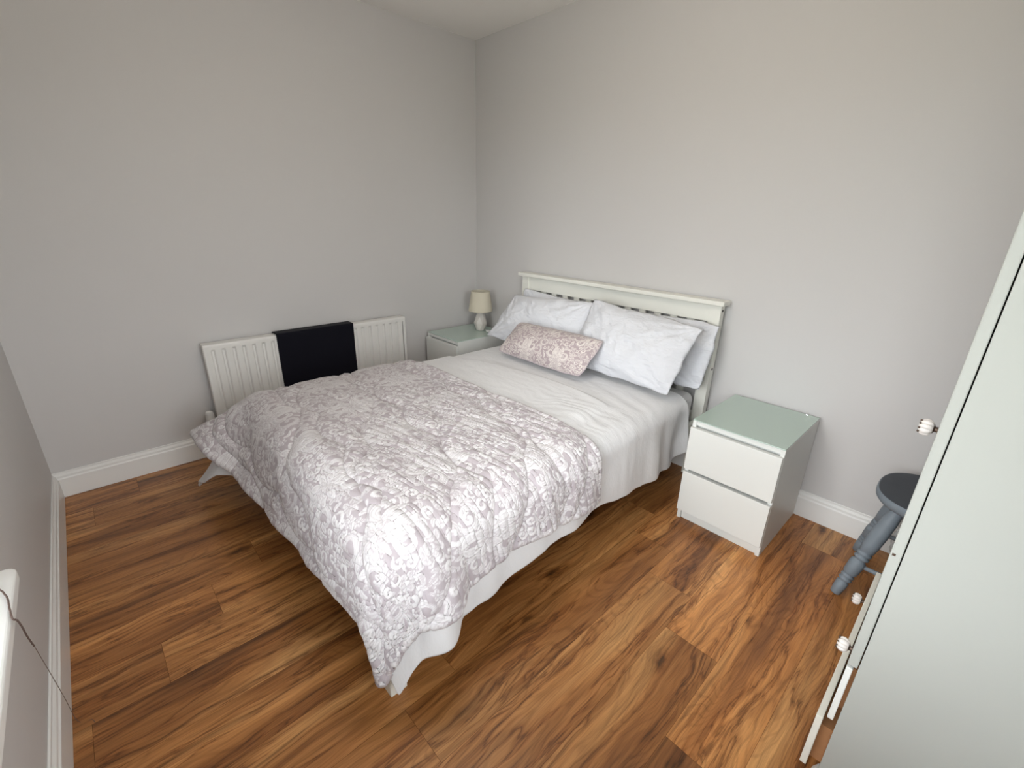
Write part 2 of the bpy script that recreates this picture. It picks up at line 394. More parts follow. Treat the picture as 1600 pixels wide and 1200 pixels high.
# ------------------------------------------------------------ added fill globe (unseen, brightens the room from above its middle)
lt = thing('added_fill_globe', 'added opal globe fill light, unseen, hanging above the middle of the room', 'added fill light', (1.95, -1.50, H))
bm = bmesh.new(); lathe(bm, [(0, .05), (.012, .05), (.025, .035), (.03, .012)], (0, 0, -.0005), (0, 0, -1), 32); obj('fill_globe_rose', bm, M['upvc'], lt)
bm = bmesh.new(); lathe(bm, [(.028, .004), (.21, .004)], (0, 0, 0), (0, 0, -1), 12); obj('cable', bm, M['upvc'], lt)
opal = bpy.data.materials.new('fill_globe_glow'); opal.use_nodes = True  # glowing glass of the added globe
_b = opal.node_tree.nodes['Principled BSDF']; _b.inputs['Emission Color'].default_value = (1.0, .91, .81, 1); _b.inputs['Emission Strength'].default_value = FILL_GLOW
bm = bmesh.new(); lathe(bm, [(.20, .035)]+[(.335-.135*math.cos(a_), .135*math.sin(a_)) for a_ in np.linspace(.30, PI-.01, 20)], (0, 0, 0), (0, 0, -1), 40); obj('lamp_shade', bm, opal, lt, smooth=True)  # unseen globe that gives the added fill light

# ------------------------------------------------------------ nightstands
def make_nightstand(label, x0, yback):
    W, D, HH = .40, .48, .55
    t = thing('nightstand', label, 'nightstand', (x0, yback-D, 0), 0, None)
    bm = bmesh.new()      # local: x 0..W, y 0 (front) .. D
    s = .018
    box(bm, 0, s, .0, D, .0, HH-.006); box(bm, W-s, W, .0, D, .0, HH-.006)
    box(bm, s, W-s, .0+.002, D, HH-.028, HH-.006); box(bm, s, W-s, D-.008, D, .03, HH-.028); box(bm, s, W-s, .012, D-.008, .045, .06)
    box(bm, s, W-s, .022, .036, .50, HH-.028); box(bm, s, W-s, .022, .036, .265, .29)
    obj('body', bm, M['furniture'], t, bevel=.0012)
    obj('plinth', bx(s, W-s, .012, .026, .0, .052), M['furniture'], t, bevel=.001)
    for z0, z1 in ((.058, .272), (.294, .508)):
        d = obj('drawer', bx(.001, W-.001, -.019, -.001, z0, z1), M['furniture'], t, bevel=.0012)
        obj('drawer_lip', bx(.001, W-.001, -.0185, .006, z1-.002, z1+.0045), M['furniture'], d, bevel=.001)
    g = obj('glass_top', bx(.0005, W-.0005, -.004, D, HH-.006, HH-.0005), M['glass'], t, bevel=.0015)
    g['label'] = 'pale green glass top'
    for xx in (.035, W-.06): obj('glass_clip', bx(xx, xx+.012, D-.012, D-.001, HH-.0004, HH+.0025), M['chrome'], t, bevel=.0005)
    return t
make_nightstand('white two-drawer nightstand with bare green glass top, right of the bed', 2.238, -.021)
make_nightstand('white nightstand in the corner between radiator and headboard, carrying the small lamp', .05, -.06)

# ------------------------------------------------------------ table lamp
def make_lamp():
    t = thing('table_lamp', 'small table lamp with cream drum shade and faceted pale ceramic base on the corner nightstand', 'lamp', (.275, -.185, .5507)); t.scale = (1.06, 1.06, 1.16)
    bm = bmesh.new()     # faceted vase: rings of 7 with alternate twist
    n = 7; prof = [(0, .030, 0), (.004, .034, 0), (.052, .051, .5), (.098, .037, 0), (.128, .022, .5), (.134, .015, .5)]
    rings = [[bm.verts.new((r*math.cos(2*PI*(i+o)/n), r*math.sin(2*PI*(i+o)/n), z)) for i in range(n)] for z, r, o in prof]
    for (A, B), (pa, pb) in zip(zip(rings, rings[1:]), zip(prof, prof[1:])):
        for i in range(n):
            j = (i+1) % n
            if pa[2] == pb[2]: bm.faces.new((A[i], A[j], B[j], B[i]))
            elif pb[2] > pa[2]: bm.faces.new((A[i], A[j], B[i])); bm.faces.new((A[j], B[j], B[i]))
            else: bm.faces.new((A[i], A[j], B[j])); bm.faces.new((A[i], B[j], B[i]))
    bm.faces.new(rings[0][::-1]); bm.faces.new(rings[-1])
    obj('base', bm, M['lampbase'], t, bevel=.0015)
    bm = bmesh.new(); lathe(bm, [(.133, .012), (.15, .012), (.15, .016), (.175, .016), (.178, .012)], (0, 0, 0), (0, 0, 1))
    obj('bulb_holder', bm, M['valve'], t, smooth=False)
    bm = bmesh.new(); lathe(bm, [(.178, .010), (.19, .014), (.215, .023), (.235, .02), (.245, .006)], (0, 0, 0), (0, 0, 1))
    obj('bulb', bm, M['valve'], t, smooth=True)
    bm = bmesh.new(); n = 48; z0, z1, r0, r1, th = .135, .270, .088, .070, .002
    prof = [(r0, z0), (r0+.0012, z0+.002), (r0+.0006, z0+.010), (r1+.0006, z1-.008), (r1+.0012, z1-.002), (r1, z1), (r1-th, z1), (r0-th, z0)]
    rings = [[bm.verts.new((r*math.cos(2*PI*i/n), r*math.sin(2*PI*i/n), z)) for i in range(n)] for r, z in prof]
    for a in range(len(rings)):
        A, B = rings[a], rings[(a+1) % len(rings)]
        for i in range(n): bm.faces.new((A[i], A[(i+1) % n], B[(i+1) % n], B[i]))
    obj('lamp_shade', bm, M['shade'], t, smooth=False)
    bm = bmesh.new()
    for k in range(3):
        a = k*2*PI/3+.4; tube(bm, [(.014*math.cos(a), .014*math.sin(a), .172), (.05*math.cos(a), .05*math.sin(a), .172), (.0795*math.cos(a), .0795*math.sin(a), .178)], .0012, 6)
    obj('shade_ring', bm, M['chrome'], t)
    bm = bmesh.new(); tube(bm, [(.03, .02, .006), (.06, .012, .004), (.085, .02, .004), (.10, .0, .004), (.125, .01, .004), (.15, .05, .004), (.155, .12, .004)], .0028, 8)
    obj('cable', bm, M['cable'], t, smooth=True)
    bm = bmesh.new(); box(bm, .072, .105, -.008, .012, .0005, .014); obj('switch', bm, M['cable'], t, bevel=.004)
make_lamp()

# ------------------------------------------------------------ radiator
def make_radiator():
    xf, ya, yb2, z0, z1 = .091, -2.048, -.760, .127, .704
    t = thing('radiator', 'white fluted panel radiator on the left wall with a black towel over its middle', 'radiator', (0, (ya+yb2)/2, 0))
    oy = (ya+yb2)/2
    # front panel: grid with recessed flutes
    first, pitch = -2.003, .0533
    ys = np.linspace(ya, yb2, 900); zs = np.concatenate([[z0, z0+.004], np.linspace(z0+.012, z0+.06, 14), np.linspace(z0+.07, z1-.06, 10), np.linspace(z1-.055, z1-.012, 16), [z1-.004, z1]])
    Y, Z = np.meshgrid(ys, zs, indexing='ij')
    ph = (Y-(first+.0266))/pitch; ph = np.abs(ph-np.round(ph))*2          # 0 mid ridge, 1 flute
    flute = sstep(.50, .80, ph)*((Y > first-.02) & (Y < yb2-.02))
    capm = sstep(z0+.02, z0+.032, Z)*(1-sstep(z1-.040, z1-.028, Z))
    X = xf-.011*flute*capm
    edge = np.minimum(np.minimum(Y-ya, yb2-Y), np.minimum(Z-z0, z1-Z)); X = X-.003*(1-sstep(0, .006, edge))
    P = np.stack([X, Y-oy, Z], -1)
    me = grid_mesh('front_panel', P); o = link('front_panel', me, M['radiator'], t, smooth=True)
    m = o.modifiers.new('thick', 'SOLIDIFY'); m.thickness = .005; m.offset = 0
    obj('rear_panel', bx(.026, .036, ya-oy+.004, yb2-oy-.004, z0+.005, z1-.012), M['radiator'], t, bevel=.002)
    for q in (ya+.0005, yb2-.0025): obj('side_panel', bx(.036, xf-.006, q-oy, q-oy+.002, z0+.02, z1-.002), M['radiator'], t)
    bm = bmesh.new(); box(bm, .028, xf-.002, ya-oy+.002, yb2-oy-.002, z1-.003, z1+.0015)
    k = ya+.05
    obj('top_grille', bm, M['radiator'], t, bevel=.001)
    # valve at the left end
    yv = ya-.035-oy
    bm = bmesh.new(); lathe(bm, [(0, .007), (.22, .007)], (.055, yv, .0), (.055, yv, 1), 16); lathe(bm, [(0, .009), (.04, .009)], (.055, yv, .225), (.055, yv+1, .225), 16)
    obj('pipe', bm, M['radiator'], t, smooth=False)
    bm = bmesh.new(); lathe(bm, [(0, .013), (.012, .014), (.016, .021), (.028, .023), (.075, .021), (.085, .017), (.088, .010)], (.055, yv, .215), (.055, yv, 1), 24)
    obj('valve', bm, M['valve'], t, smooth=False, bevel=.001)
    for y in (ya+.2, yb2-.2): obj('bracket', bx(.0005, .026, y-oy, y-oy+.03, z0+.05, z1-.08), M['radiator'], t)
make_radiator()

# towel draped over the radiator
def make_towel():
    ya, yb2 = -1.662, -1.168
    path = []
    xf = .0995; zt_ = .7125
    for z in np.linspace(.28, zt_-.006, 40): path.append((xf+.002*math.sin(z*9), z))
    for a in np.linspace(0, PI/2, 6)[1:]: path.append((xf-.006+.006*math.cos(a), zt_-.006+.006*math.sin(a)))
    for x in np.linspace(xf-.012, .024, 8): path.append((x, zt_+.0005))
    for a in np.linspace(0, PI/2, 5)[1:]: path.append((.024-.006*math.sin(a), zt_-.006+.006*math.cos(a)))
    for z in np.linspace(zt_-.012, .45, 20): path.append((.0178, z))
    path = np.array(path); ys = np.linspace(ya, yb2, 60)
    A = np.repeat(path[:, None, :], 60, 1); Y = np.repeat(ys[None, :], len(path), 0)
    front = np.arange(len(path))[:, None] < 40
    A0 = A[..., 0]+np.where(front, .0015*(1+vnoise(Y, A[..., 1], .07, 3)), 0)
    Ys = Y+np.where(front, .004*(A[..., 1]-zt_)*np.sin(Y*9), 0)
    P = np.stack([A0, Ys, A[..., 1]], -1)
    o = link('towel', grid_mesh('towel', P), M['towel'], None, smooth=True)
    m = o.modifiers.new('thick', 'SOLIDIFY'); m.thickness = .004; m.offset = 0
    tag(o, 'plain black towel hung over the middle of the white radiator', 'towel')
make_towel()

# ------------------------------------------------------------ bed frame
BX0, BX1, HB = .611, 2.1247, 1.038
def make_bed():
    cx_ = (BX0+BX1)/2
    t = thing('bed', 'ivory painted wooden double bed with slatted headboard against the back wall', 'bed', (cx_, -1.05, 0))
    L = lambda x0, x1, y0, y1, z0, z1: bx(x0-cx_, x1-cx_, y0+1.05, y1+1.05, z0, z1)
    hb = obj('headboard', L(.690, 2.045, -.068, -.044, .920, 1.012), M['bedpaint'], t, bevel=.002)
    obj('cap_rail', L(BX0, BX1, -.105, -.022, HB-.024, HB), M['bedpaint'], hb, bevel=.004)
    for a, b_ in ((.632, .694), (2.042, 2.104)):
        obj('post', L(a, b_, -.078, -.034, 0, HB-.024), M['bedpaint'], hb, bevel=.002)
    obj('lower_rail', L(.694, 2.042, -.068, -.044, .30, .40), M['bedpaint'], hb, bevel=.002)
    x = .705-.0
    k0 = 1.2365-.1007*6   # centre of a slat between two gaps
    for i in range(16):
        xc = k0+.1007*i-.0
        if xc-.022 < .69 or xc+.022 > 2.045: continue
        obj('slat', L(xc-.0215, xc+.0215, -.062, -.050, .40, .920), M['bedpaint'], hb, bevel=.0015)
    for z in (.985, .665):
        bm = bmesh.new(); lathe(bm, [(0, .0075), (.0012, .0075), (.0012, .004)], (2.104-cx_, -.057+1.05, z), (3.2-cx_, -.057+1.05, z), 16)
        obj('bolt', bm, M['bolt'], hb)
    for a, b_ in ((.660, .684), (2.064, 2.088)):
        obj('side_rail', L(a, b_, -1.99, -.078, .22, .36), M['bedpaint'], t, bevel=.003)
    obj('foot_rail', L(.684, 2.064, -2.02, -1.996, .22, .36), M['bedpaint'], t, bevel=.003)
    for a in (.650, 2.040):
        obj('leg', L(a, a+.058, -2.048, -1.990, 0, .38), M['bedpaint'], t, bevel=.003)
    obj('mattress_base', L(.684, 2.064, -1.996, -.078, .30, .335), M['bedpaint'], t, bevel=.002)
make_bed()
mt = obj('mattress', bx(.70, 2.05, -1.985, -.085, .336, .520), M['mattress'], None, bevel=.04, seg=4)
tag(mt, 'white mattress lying on the bed base under the white duvet', 'mattress')

# ------------------------------------------------------------ drapes
TOP = .535          # duvet underside height
DX0, DX1, DY0 = .745, 2.015, -1.935     # flat rectangle, outside it the cloth rolls over the edge
RR = .075
def pcoord(X, Y):
    """distance travelled round the perimeter, from left head via foot to right head"""
    cx_ = np.clip(X, DX0, DX1); cy_ = np.clip(Y, DY0, 10)
    ex, ey = X-cx_, Y-cy_
    ang = np.arctan2(ey, ex)        # right: 0, foot: -90, left: 180
    d = np.hypot(ex, ey)
    Rp = .22
    s = np.where((ex > 0) & (ey >= 0), (DY0-cy_)*-1.0, 0)
    s = np.where((ex > 0) & (ey >= 0), cy_-DY0, s)                       # right side: positive
    s = np.where((ey < 0) & (ex > 0), ang*Rp, s)                         # corner right-foot: 0..-90deg
    s = np.where((ey < 0) & (ex == 0), -PI/2*Rp-(DX1-cx_), s)            # foot
    s = np.where((ey < 0) & (ex < 0), -PI/2*Rp-(DX1-DX0)+(ang+PI/2)*Rp, s)
    s = np.where((ex < 0) & (ey >= 0), -PI*Rp-(DX1-DX0)-(cy_-DY0), s)
    return s, d, cx_, cy_, ex, ey
def drape(X, Y, lift, folds, flare, dmax=.53):
    s, d, cx_, cy_, ex, ey = pcoord(X, Y)
    dmax = np.where(s < -1.2, dmax+.13, dmax)
    both = (np.abs(ex) > 1e-9) & (ey < 0); d0 = d
    d = np.where(both, np.minimum(d, dmax-.03+.03*np.tanh(np.maximum(d-dmax+.03, 0)/.03)), d)
    dd = np.maximum(d0, 1e-6); ux, uy = ex/dd, ey/dd
    th_max = np.radians(flare(s, ux, uy))
    r = RR+lift
    arc = r*th_max
    dr = np.maximum(d, 0)
    th = np.minimum(dr/r, th_max)
    rest = np.maximum(dr-arc, 0)
    h = r*np.sin(th)+rest*np.cos(th_max)
    z = -r*(1-np.cos(th))-rest*np.sin(th_max)
    f = folds(s, d)
    h = h+f*sstep(.06, .30, d)
    px = cx_+ux*h; py = cy_+uy*h; pz = TOP+lift+z
    return px, py, pz, s, d

def interp(xp, fp):
    xp = np.array(xp); fp = np.array(fp)
    return lambda x: np.interp(x, xp, fp)
# s of a point on the right side = y - DY0 ; foot: -.346-(DX1-x)
FOOT0 = -PI/2*.22
fold_table = [(-4.0, .0), (-2.3, .0), (-1.75, .0), (-.36, .0)]
def folds(s, d):
    w = .010*np.sin(s*10.5+1.1)+.008*np.sin(s*19+.4)+.008*np.sin(s*5.3+2.0)
    w = w*np.where(s < FOOT0, .35, 1)+.012*np.sin(s*34+.5)*sstep(1.15, 1.5, s)
    w = w+.016*np.sin(s*30)*np.exp(-((s+1.8)/.22)**2)*sstep(.38, .55, d)
    # pleats on the right near the foot corner
    w = w+.030*np.exp(-((s-.045)/.06)**2)-.012*np.exp(-((s-.14)/.03)**2)+.020*np.exp(-((s-.27)/.06)**2)+.015*np.exp(-((s-.52)/.07)**2)
    return w
def flare(s, ux, uy):
    return np.interp(s, [-3.5, -2.6, -2.2, -2.0, -1.85, -1.74, -1.62, -1.45, -1.2, -.5, -.34, -.17, 0, .4, 1.2, 1.7],
                        [84,   82,   66,   46,   34,   30,    40,    60,    70,  75,  76,  76, 82, 84, 87, 84])
def flare_duvet(s, ux, uy):
    return flare(s, ux, uy)+20*np.exp(-((s+1.76)/.22)**2)+4*np.exp(-((s+.9)/.5)**2)

CELL = .007
xs = np.arange(DX0-.42, DX1+.40+.001, CELL); n0 = 210
def hem_right(Y):   # how far the duvet hangs over on the right, by position along the bed
    return np.interp(Y, [-2.4, -1.935, -1.6, -1.3, -1.0, -.7, -.4, -.2], [.42, .43, .40, .37, .36, .385, .40, .34])
# SPREAD
def spread_xy(U, V):
    yh = -1.088-.01*np.sin(U*5)
    yf = -1.935-np.interp(U, [0, .2, .5, .8, .9, .96, 1], [.33, .36, .37, .35, .345, .38, .43])
    Y = yh+(yf-yh)*V
    over = np.interp(Y, [-2.4, -1.93, -1.75, -1.6, -1.35, -1.08], [.33, .35, .32, .30, .32, .335])
    xl = DX0-.36-.0*V; xr = DX1+over
    return xl+(xr-xl)*U, Y
def duvet_xy(U, V):
    Y = -.255+(-2.28-.15*(1-sstep(.12, .32, U))+.255)*V
    xl = DX0-.48; xr = DX1+hem_right(Y)
    return xl+(xr-xl)*U, Y
# /SPREAD
def build_duvet():
    nu, nv = 330, 290
    U, V = np.meshgrid(np.linspace(0, 1, nu), np.linspace(0, 1, nv), indexing='ij')
    X, Y = duvet_xy(U, V)
    px, py, pz, s, d = drape(X, Y, .012, folds, flare_duvet, .535)
    top = 1-sstep(.0, .05, d)
    puff = .022*sstep(0, .25, np.minimum(X-DX0, DX1-X)+.05)
    w = .0028*vnoise(X*1.0, Y*1.6, .22, 11)+.0007*vnoise(X+Y*.6, Y*3, .08, 12)+.0009*np.sin((Y*1.0+.35*X)*60+4*vnoise(X, Y, .3, 5))*sstep(1.2, 1.75, X)*sstep(-1.25, -.9, Y)*sstep(.15, .35, -Y)
    # soft ridge where the quilt inside ends, running across and turning towards the foot
    ridge = .016*sstep(-.02, .02, (-.80+.13*np.sin((X-.8)*2.2))-Y)*(1-sstep(1.86, 1.95, X))
    rip = .0010*np.sin((X*.35-Y*1.0)*120+6*vnoise(X, Y, .12, 8))*sstep(1.45, 1.8, X)*sstep(-1.12, -1.0, Y)*(1-sstep(-.86, -.72, Y))
    pz = pz+top*(puff*.55+w+ridge+rip)+(1-top)*.6*w
    side = (1-top)
    ww = .004*vnoise(s*1.5, d, .14, 21)+.0015*vnoise(s*2.2, d*.8, .08, 22)
    ux = np.where(d > 1e-6, (X-np.clip(X, DX0, DX1))/np.maximum(d, 1e-6), 0); uy = np.where(d > 1e-6, (Y-np.maximum(Y, DY0))/np.maximum(d, 1e-6), 0)
    px = px+ux*side*ww; py = py+uy*side*ww
    P = np.stack([px, py, pz], -1)
    me = grid_mesh('duvet', P)
    o = link('duvet', me, M['duvet'], None, smooth=True)
    m = o.modifiers.new('thick', 'SOLIDIFY'); m.thickness = .010; m.offset = 0
    tag(o, 'large white cotton duvet spread over the bed and hanging below the patterned bedspread', 'duvet')
build_duvet()

# ------------------------------------------------------------ damask pattern tile (drawn stroke by stroke)
TN = 640
def damask_tile(seed=3, nscroll=46):
    rng = np.random.RandomState(seed)
    Mk = np.zeros((TN, TN)); Hh = np.zeros((TN, TN))
    def stamp(pts, rad, groove=True, margin=2.6):
        pts = np.asarray(pts, float); rad = np.asarray(rad, float)
        # densify
        P2, R2 = [pts[0]], [rad[0]]
        for a, b_, ra, rb in zip(pts, pts[1:], rad, rad[1:]):
            k = max(1, int(np.hypot(*(b_-a))/1.6))
            for i in range(1, k+1): P2.append(a+(b_-a)*i/k); R2.append(ra+(rb-ra)*i/k)
        P2 = np.array(P2); R2 = np.array(R2)
        lo = np.floor((P2-R2[:, None]).min(0)-margin-2).astype(int); hi = np.ceil((P2+R2[:, None]).max(0)+margin+2).astype(int)
        gx, gy = np.arange(lo[0], hi[0]+1), np.arange(lo[1], hi[1]+1)
        GX, GY = np.meshgrid(gx, gy, indexing='ij')
        D = np.full(GX.shape, 1e9)
        for p, r_ in zip(P2, R2): D = np.minimum(D, np.hypot(GX-p[0], GY-p[1])-r_)
        ix = GX % TN; iy = GY % TN
        old = Mk[ix, iy]; oh = Hh[ix, iy]
        cut = np.clip(D/margin, 0, 1)               # 0 inside, 1 beyond the margin
        body = np.clip(.5-D, 0, 1)
        depth = np.clip(-D/np.maximum(R2.max(), 1), 0, 1)
        new = np.where(D < margin, old*cut*0+0, old)
        new = np.maximum(new, body)
        line = 1.0
        if groove and R2.max() > 5.5:
            g_ = np.exp(-((D+R2.max()*.55)/1.1)**2); line = 1-.85*g_
        Mk[ix, iy] = np.where(D < margin, body*line, new)
        Hh[ix, iy] = np.where(D < margin, body*(.35+.65*np.sqrt(depth))*line, oh)
    def spiral(c, a0, R, turns, hand, w):
        t = np.linspace(0, 1, 60)
        rad_ = R*(1-t)**.9+R*.10; ang = a0+hand*turns*2*PI*t
        pts = np.stack([c[0]+rad_*np.cos(ang), c[1]+rad_*np.sin(ang)], 1)
        stamp(pts, w*(.35+.65*np.sin(PI*np.clip(t*.9+.1, 0, 1))**.7)); return pts, ang
    def leaf(p, a, L_, w, bend):
        t = np.linspace(0, 1, 16); ang = a+bend*t
        st = L_/15; pts = np.stack([p[0]+np.cumsum(np.cos(ang))*st, p[1]+np.cumsum(np.sin(ang))*st], 1)
        stamp(pts, w*np.sin(PI*(.12+.86*t))**.8+.6)
        stampg(pts[2:13], .9)
        return pts
    def stampg(pts, w):
        """thin vein cut back into a leaf"""
        for p in pts:
            for dx in range(-2, 3):
                for dy in range(-2, 3):
                    d_ = math.hypot(dx, dy)
                    if d_ <= w+.6:
                        i, j = int(p[0]+dx) % TN, int(p[1]+dy) % TN; Mk[i, j] *= .55; Hh[i, j] *= .6
    def flower(c, R, n, a0=0):
        for k in range(n):
            a = a0+2*PI*k/n; leaf((c[0]+R*.22*math.cos(a), c[1]+R*.22*math.sin(a)), a-.12, R*.80, R*.25, .25)
        stamp([c, (c[0]+.1, c[1])], [R*.20, R*.20])
    def acanthus(c, a0, R, hand):
        pts, ang = spiral(c, a0, R, 1.15, hand, R*.20)
        for i in range(2, 34, 5):
            a = ang[i]+hand*.25
            leaf((pts[i][0], pts[i][1]), a+(-hand)*0+hand*.9, R*.62, R*.15, hand*1.1)
        spiral(c, a0, R, 1.15, hand, R*.17)
    # background filler first, the big figures on top
    for k in range(90):
        c = rng.uniform(0, TN, 2); leaf(c, rng.uniform(0, 2*PI), rng.uniform(22, 44), rng.uniform(4, 7.5), rng.uniform(-1.6, 1.6))
    for k in range(0):
        c = rng.uniform(0, TN, 2); spiral(c, rng.uniform(0, 6.3), rng.uniform(12, 24), .95, rng.choice([-1, 1]), rng.uniform(3, 5))
    for k in range(22):
        c = rng.uniform(0, TN, 2); flower(c, rng.uniform(17, 25), rng.choice([5, 6]), rng.uniform(0, 6))
    for k in range(16):
        c = rng.uniform(0, TN, 2); acanthus(c, rng.uniform(0, 6.3), rng.uniform(30, 40), rng.choice([-1, 1]))
    for j in range(2):
        for i in range(2):
            cx_, cy_ = (i+.5*j+.25)*TN/2, (j+.5)*TN/2
            for sgn in (1, -1):
                acanthus((cx_+sgn*62, cy_+70), PI/2-sgn*.3, 50, sgn)
                acanthus((cx_+sgn*78, cy_-62), -PI/2+sgn*.5, 44, -sgn)
                leaf((cx_+sgn*20, cy_+30), PI/2-sgn*.5, 92, 13, sgn*1.0); leaf((cx_+sgn*16, cy_-30), -PI/2+sgn*.4, 84, 12, -sgn*1.1)
                leaf((cx_+sgn*10, cy_+40), PI/2-sgn*.12, 66, 9, sgn*.3)
            for k in range(9): leaf((cx_+14*math.cos(2*PI*k/9), cy_+14*math.sin(2*PI*k/9)), 2*PI*k/9, 46, 11, .35)
            for k in range(7): leaf((cx_+6*math.cos(2*PI*k/7+.3), cy_+6*math.sin(2*PI*k/7+.3)), 2*PI*k/7+.3, 24, 7, .3)
            stamp([(cx_, cy_), (cx_+.1, cy_)], [8, 8])
            flower((cx_+TN/4, cy_+14), 26, 6, .3); flower((cx_+TN/4, cy_-60), 20, 5, .9)
    # fill what is still bare with small curls, leaves and rosettes
    for k in range(260):
        best = None
        for q in range(14):
            c = rng.randint(0, TN, 2); ii = (np.arange(c[0]-15, c[0]+16) % TN)[:, None]; jj = (np.arange(c[1]-15, c[1]+16) % TN)[None, :]
            v = Mk[ii, jj].mean()
            if best is None or v < best[0]: best = (v, c)
        v, c = best
        if v > .13: continue
        r_ = rng.uniform()
        if r_ < .45: spiral(c, rng.uniform(0, 6.3), rng.uniform(11, 19), 1.1, rng.choice([-1, 1]), rng.uniform(2.4, 3.6))
        elif r_ < .85: leaf(c-rng.uniform(-8, 8, 2), rng.uniform(0, 6.3), rng.uniform(22, 38), rng.uniform(3.5, 5.5), rng.uniform(-2, 2))
        else: flower(c, rng.uniform(11, 16), 5, rng.uniform(0, 6))
    return Mk, Hh
TM, TH = damask_tile()
def sample(A, u, v):
    u = (u % 1)*TN; v = (v % 1)*TN
    i = np.floor(u).astype(int); j = np.floor(v).astype(int); fx = u-i; fy = v-j
    i %= TN; j %= TN; i2 = (i+1) % TN; j2 = (j+1) % TN
    return (A[i, j]*(1-fx)+A[i2, j]*fx)*(1-fy)+(A[i, j2]*(1-fx)+A[i2, j2]*fx)*fy

# quilting seams, followed from the photograph
QX = [.2, .45, .70, .95, 1.09, 1.20, 1.33, 1.375, 1.45, 1.57, 1.63, 1.685, 1.775, 1.91, 1.955, 2.02, 2.13, 2.24, 2.4]
QY = [-1.12, -1.08, -1.21, -1.235, -1.215, -1.255, -1.335, -1.40, -1.445, -1.465, -1.505, -1.575, -1.613, -1.640, -1.67, -1.75, -1.82, -1.87, -1.99]
def seam_distance(X, Y):
    d = np.full(X.shape, 1e9)
    f1 = lambda x: np.interp(x, QX, QY)
    for k in range(-4, 5):
        e_ = .002
        y = f1(X)+.335*k; sl = (f1(X+.01)-f1(X-.01))/.02
        d = np.minimum(d, np.abs(Y-y)/np.sqrt(1+sl**2))
    for k in range(-6, 8):      # shallow scallops that cross the long waves
        y = -1.52+.335*k-.12*(X-1.4)-.055*np.abs(np.sin((X-1.33-.1675*k)*PI/.36)); sl = -.12
        d = np.minimum(d, np.abs(Y-y)*.95)
    return d
def build_bedspread():
    nu, nv = 800, 470
    U, V = np.meshgrid(np.linspace(0, 1, nu), np.linspace(0, 1, nv), indexing='ij')
    X, Y = spread_xy(U, V); xl = DX0-.40; xr = DX1+.3
    px, py, pz, s, d = drape(X, Y, .040, folds, flare, .505)
    # normals by finite differences
    P = np.stack([px, py, pz], -1)
    top = 1-sstep(0, .06, d)
    P[..., 2] += top*(.010*sstep(0, .2, np.minimum(X-DX0, DX1-X)+.05)+.004*vnoise(X, Y, .22, 31))
    A = np.gradient(P, axis=0); B = np.gradient(P, axis=1); Nn = np.cross(B, A); Nn /= np.linalg.norm(Nn, axis=-1, keepdims=True)+1e-9
    Nn *= np.sign(Nn[nu//2, nv//3, 2])
    sc = .66
    cu, cv = X/sc+.05, Y/sc*1.0+.31
    warp = .006*vnoise(X, Y, .08, 41)
    mk = sample(TM, cu+warp, cv); hh = sample(TH, cu+warp, cv)
    sd = seam_distance(X, Y)
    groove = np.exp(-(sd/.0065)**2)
    puff = 1-np.exp(-(sd/.035)**2)
    right = .35+.65*sstep(1.0, 1.6, X+.4*(Y+1.6))
    Yd = Y-.16*X; pucker = right*(.0026*vnoise(X*.8, Yd*5.0, .075, 51)+.0016*vnoise(X*1.2, Yd*5.5, .04, 53)+.0018*vnoise(X*.6, Yd*3.0, .10, 52))
    disp = -.011*groove+.009*puff+.0013*hh+pucker
    # hem: stitched edge that rolls in
    e_ = np.minimum(np.minimum(U*(xr-xl), (1-U)*(xr-xl)), np.minimum(V, 1-V)*1.22)
    disp = disp-.006*(1-sstep(0, .018, e_))+.003*np.exp(-((e_-.012)/.007)**2)
    P = P+Nn*disp[..., None]
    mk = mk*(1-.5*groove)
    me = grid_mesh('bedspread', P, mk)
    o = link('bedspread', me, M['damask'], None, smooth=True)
    m = o.modifiers.new('thick', 'SOLIDIFY'); m.thickness = .014; m.offset = -1 if Nn[nu//2, nv//3, 2]*1 > 0 else 1
    tag(o, 'quilted mauve and white floral damask bedspread spread over the foot half of the bed', 'bedspread')
    # piping round the edge
    bm = bmesh.new()
    edge = list(P[::4, 0])+list(P[-1, ::4])+list(P[::-4, -1])+list(P[0, ::-4])
    tube(bm, [tuple(p) for p in edge[:len(P[::4, 0])]], .0035, 6)
    tube(bm, [tuple(p) for p in P[-1, ::4]], .0035, 6); tube(bm, [tuple(p) for p in P[::4, -1]], .0035, 6); tube(bm, [tuple(p) for p in P[0, ::4]], .0035, 6)
    obj('piping', bm, M['binding'], o, smooth=True)
build_bedspread()

